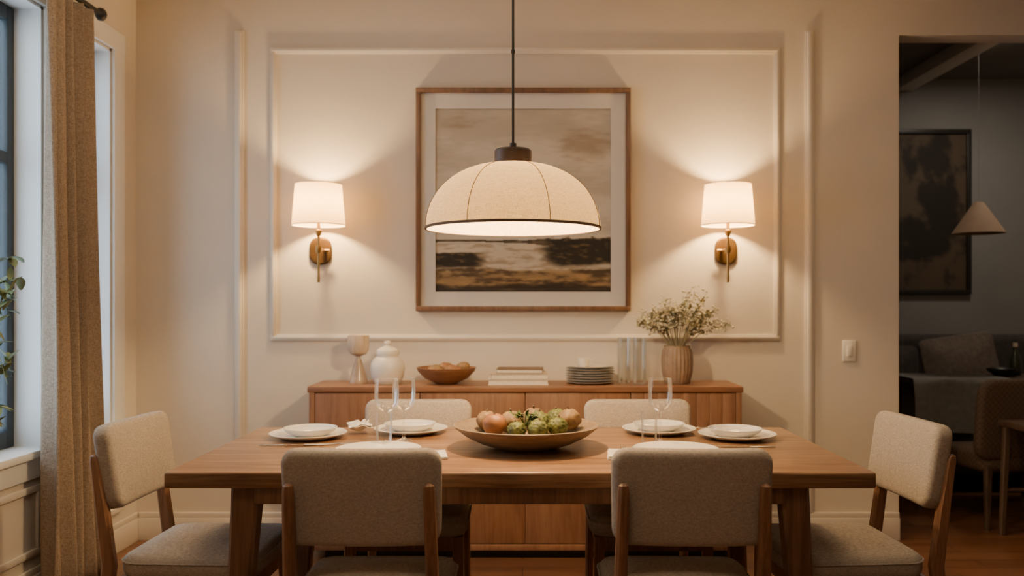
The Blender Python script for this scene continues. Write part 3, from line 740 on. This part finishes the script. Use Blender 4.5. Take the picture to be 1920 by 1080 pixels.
for k in (-1,1):
    bm=new(); box(bm,k*.40-.38,k*.40+.38,-.42,.18,.40,.54,.04,4); add('seat_cushion',bm,'sofa',t)
    bm=new(); box(bm,k*.87-.09,k*.87+.09,-.42,.4,.12,.68,.04,4); add('arm',bm,'sofa',t)
    for y in (-.35,.33):
        bm=new(); sweep_rect(bm,[(k*.85,y,0),(k*.85,y,.13)],[(.03,.03),(.045,.045)]); add('leg',bm,'darkwood',t)
def pil(loc,w,rz,tl,m,lab):
    bm=new(); slab(bm,w,w*.8,.05,.04,.018,.05,.05,lambda x,y,z:Vector((x,-z,y))); o=add('cushion',bm,m,loc=loc,ang=180)
    o.rotation_euler=(-tl,rz,0); return tag(o,lab,'cushion','cushions on the sofa')
pil((2.62,6.22,.79),.46,.03,.15,'sofa','black cushion on the sofa beside the door edge')
pil((3.15,6.22,.83),.54,-.14,.16,'pillow','taupe cushion on the sofa, right of the black one')
t=thing('side_table','dark wooden table in front of the sofa','table',(2.95,5.5,0))
bm=new(); box(bm,-.55,.55,-.2,.2,.775,.81,.004); add('top',bm,'darkwood',t)
for a in (-1,1):
    for b in (-1,1):
        bm=new(); sweep_rect(bm,[(a*.5,b*.16,0),(a*.5,b*.16,.776)],[(.035,.035),(.05,.05)]); add('leg',bm,'darkwood',t)
bm=new(); rows=[]
for j in range(31):
    row=[]
    for i in range(31):
        u=i/30;x=-.30+.6*u; s=-.55+1.1*j/30
        if abs(s)<.215: y,zz=s,.0
        else: y,zz=math.copysign(.215+.02*math.sin(14*x+s)*min(1,(abs(s)-.215)*8)+.02*(abs(s)-.215),s),-(abs(s)-.215)
        row.append(Vector((x,y,zz)))
    rows.append(row)
skin_rings(bm,rows,False,False,closed=False)
o=add('throw',bm,'throw',loc=(2.69,5.5,.815),ang=180); tag(o,'grey cloth draped over the dark table','cloth')
bm=new(); lathe(bm,[(0,0),(.04,0),(.085,.035),(.09,.05),(.084,.05),(.04,.012),(0,.01)],28)
tag(add('dark_bowl',bm,'black',loc=(3.05,5.5,.81)),'dark bowl on the table in the adjoining room','bowl')
t=thing('bottle','dark bottle with pale cap in the adjoining room','bottle',(3.17,5.56,.81))
bm=new(); lathe(bm,[(0,0),(.033,0),(.035,.005),(.035,.11),(.015,.15),(.013,.185),(0,.185)],24); add('body',bm,'bottle',t)
bm=new(); lathe(bm,[(0,.184),(.015,.184),(.015,.21),(0,.21)],16); add('cap',bm,'cream',t)
bm=new(); lathe(bm,[(0,0),(.03,0),(.035,.08),(.033,.08),(.028,.006),(0,.005)],24)
tag(add('pale_cup',bm,'cream',loc=(3.25,5.47,.81)),'pale cup next to the dark bottle','cup')
t=thing('woven_armchair','brown woven armchair with its back to the doorway','armchair',(2.84,5.02,0),.10)
bm=new(); slab(bm,.66,.46,.09,.07,.03,.01,.01,lambda x,y,z:Vector((x,-.15+z-.1*y-.2*x*x,y+.62))); add('backrest',bm,'plaid',t,ang=180)
bm=new(); slab(bm,.58,.42,.07,.12,.04,.01,0,lambda x,y,z:Vector((x,y+.05,z+.38))); add('seat',bm,'plaid',t,ang=180)
for k in (-1,1):
    for y0 in (-.14,.22):
        bm=new(); sweep_rect(bm,[(k*.25,y0*1.05,0),(k*.24,y0,.36)],[(.026,.026),(.04,.04)]); add('leg',bm,'darkwood',t)
t=thing('wooden_stool','plain wooden stool at the right edge in the doorway','stool',(2.80,4.60,0))
bm=new(); box(bm,-.18,.18,-.17,.17,.60,.635,.008,3); add('seat',bm,'darkwood',t)
for a in (-1,1):
    for b in (-1,1):
        bm=new(); sweep_rect(bm,[(a*.165,b*.15,0),(a*.15,b*.13,.602)],[(.03,.03),(.036,.036)]); add('leg',bm,'darkwood',t)
for b in (-1,1):
    bm=new(); tube(bm,[(-.155,b*.14,.25),(.155,b*.14,.25)],.011,8); add('stretcher',bm,'darkwood',t)
# ---------------------------------------------------------------- light & camera
w=bpy.data.worlds.new('dusk'); SC.world=w; w.use_nodes=True
bg=w.node_tree.nodes['Background']; bg.inputs[0].default_value=(.55,.63,.71,1); bg.inputs[1].default_value=14.0
def area(name,loc,size,power,col,rot=(0,0,0)):
    l=bpy.data.lights.new(name,'AREA'); l.size=size; l.energy=power; l.color=col
    o=bpy.data.objects.new(name,l); COL.objects.link(o); o.location=loc; o.rotation_euler=rot; return o
area('ceiling_fill',(-.3,.4,2.98),.9,17,(1.,.77,.53))  # added fill, unseen, lifts the ambient from the camera side
for x in (-1.15,1.15): area('ceiling_fill',(x,2.75,2.98),.9,17,(1.,.76,.48))  # added fill pair over the table, no real fixtures
area('far_fill',(3.2,5.6,2.97),.3,11.,(1.,.84,.68))  # invented fill that brightens the adjoining room
cam=bpy.data.cameras.new('camera'); co=bpy.data.objects.new('camera',cam); COL.objects.link(co)
co.location=(0,0,CH); co.rotation_euler=(PI/2,0,0)
cam.sensor_width=36; cam.lens=36*F/1920; cam.shift_x=-(VX-960)/1920; cam.shift_y=(HY-540)/1920
cam.dof.use_dof=True; cam.dof.focus_distance=3.05; cam.dof.aperture_fstop=2.0
SC.camera=co
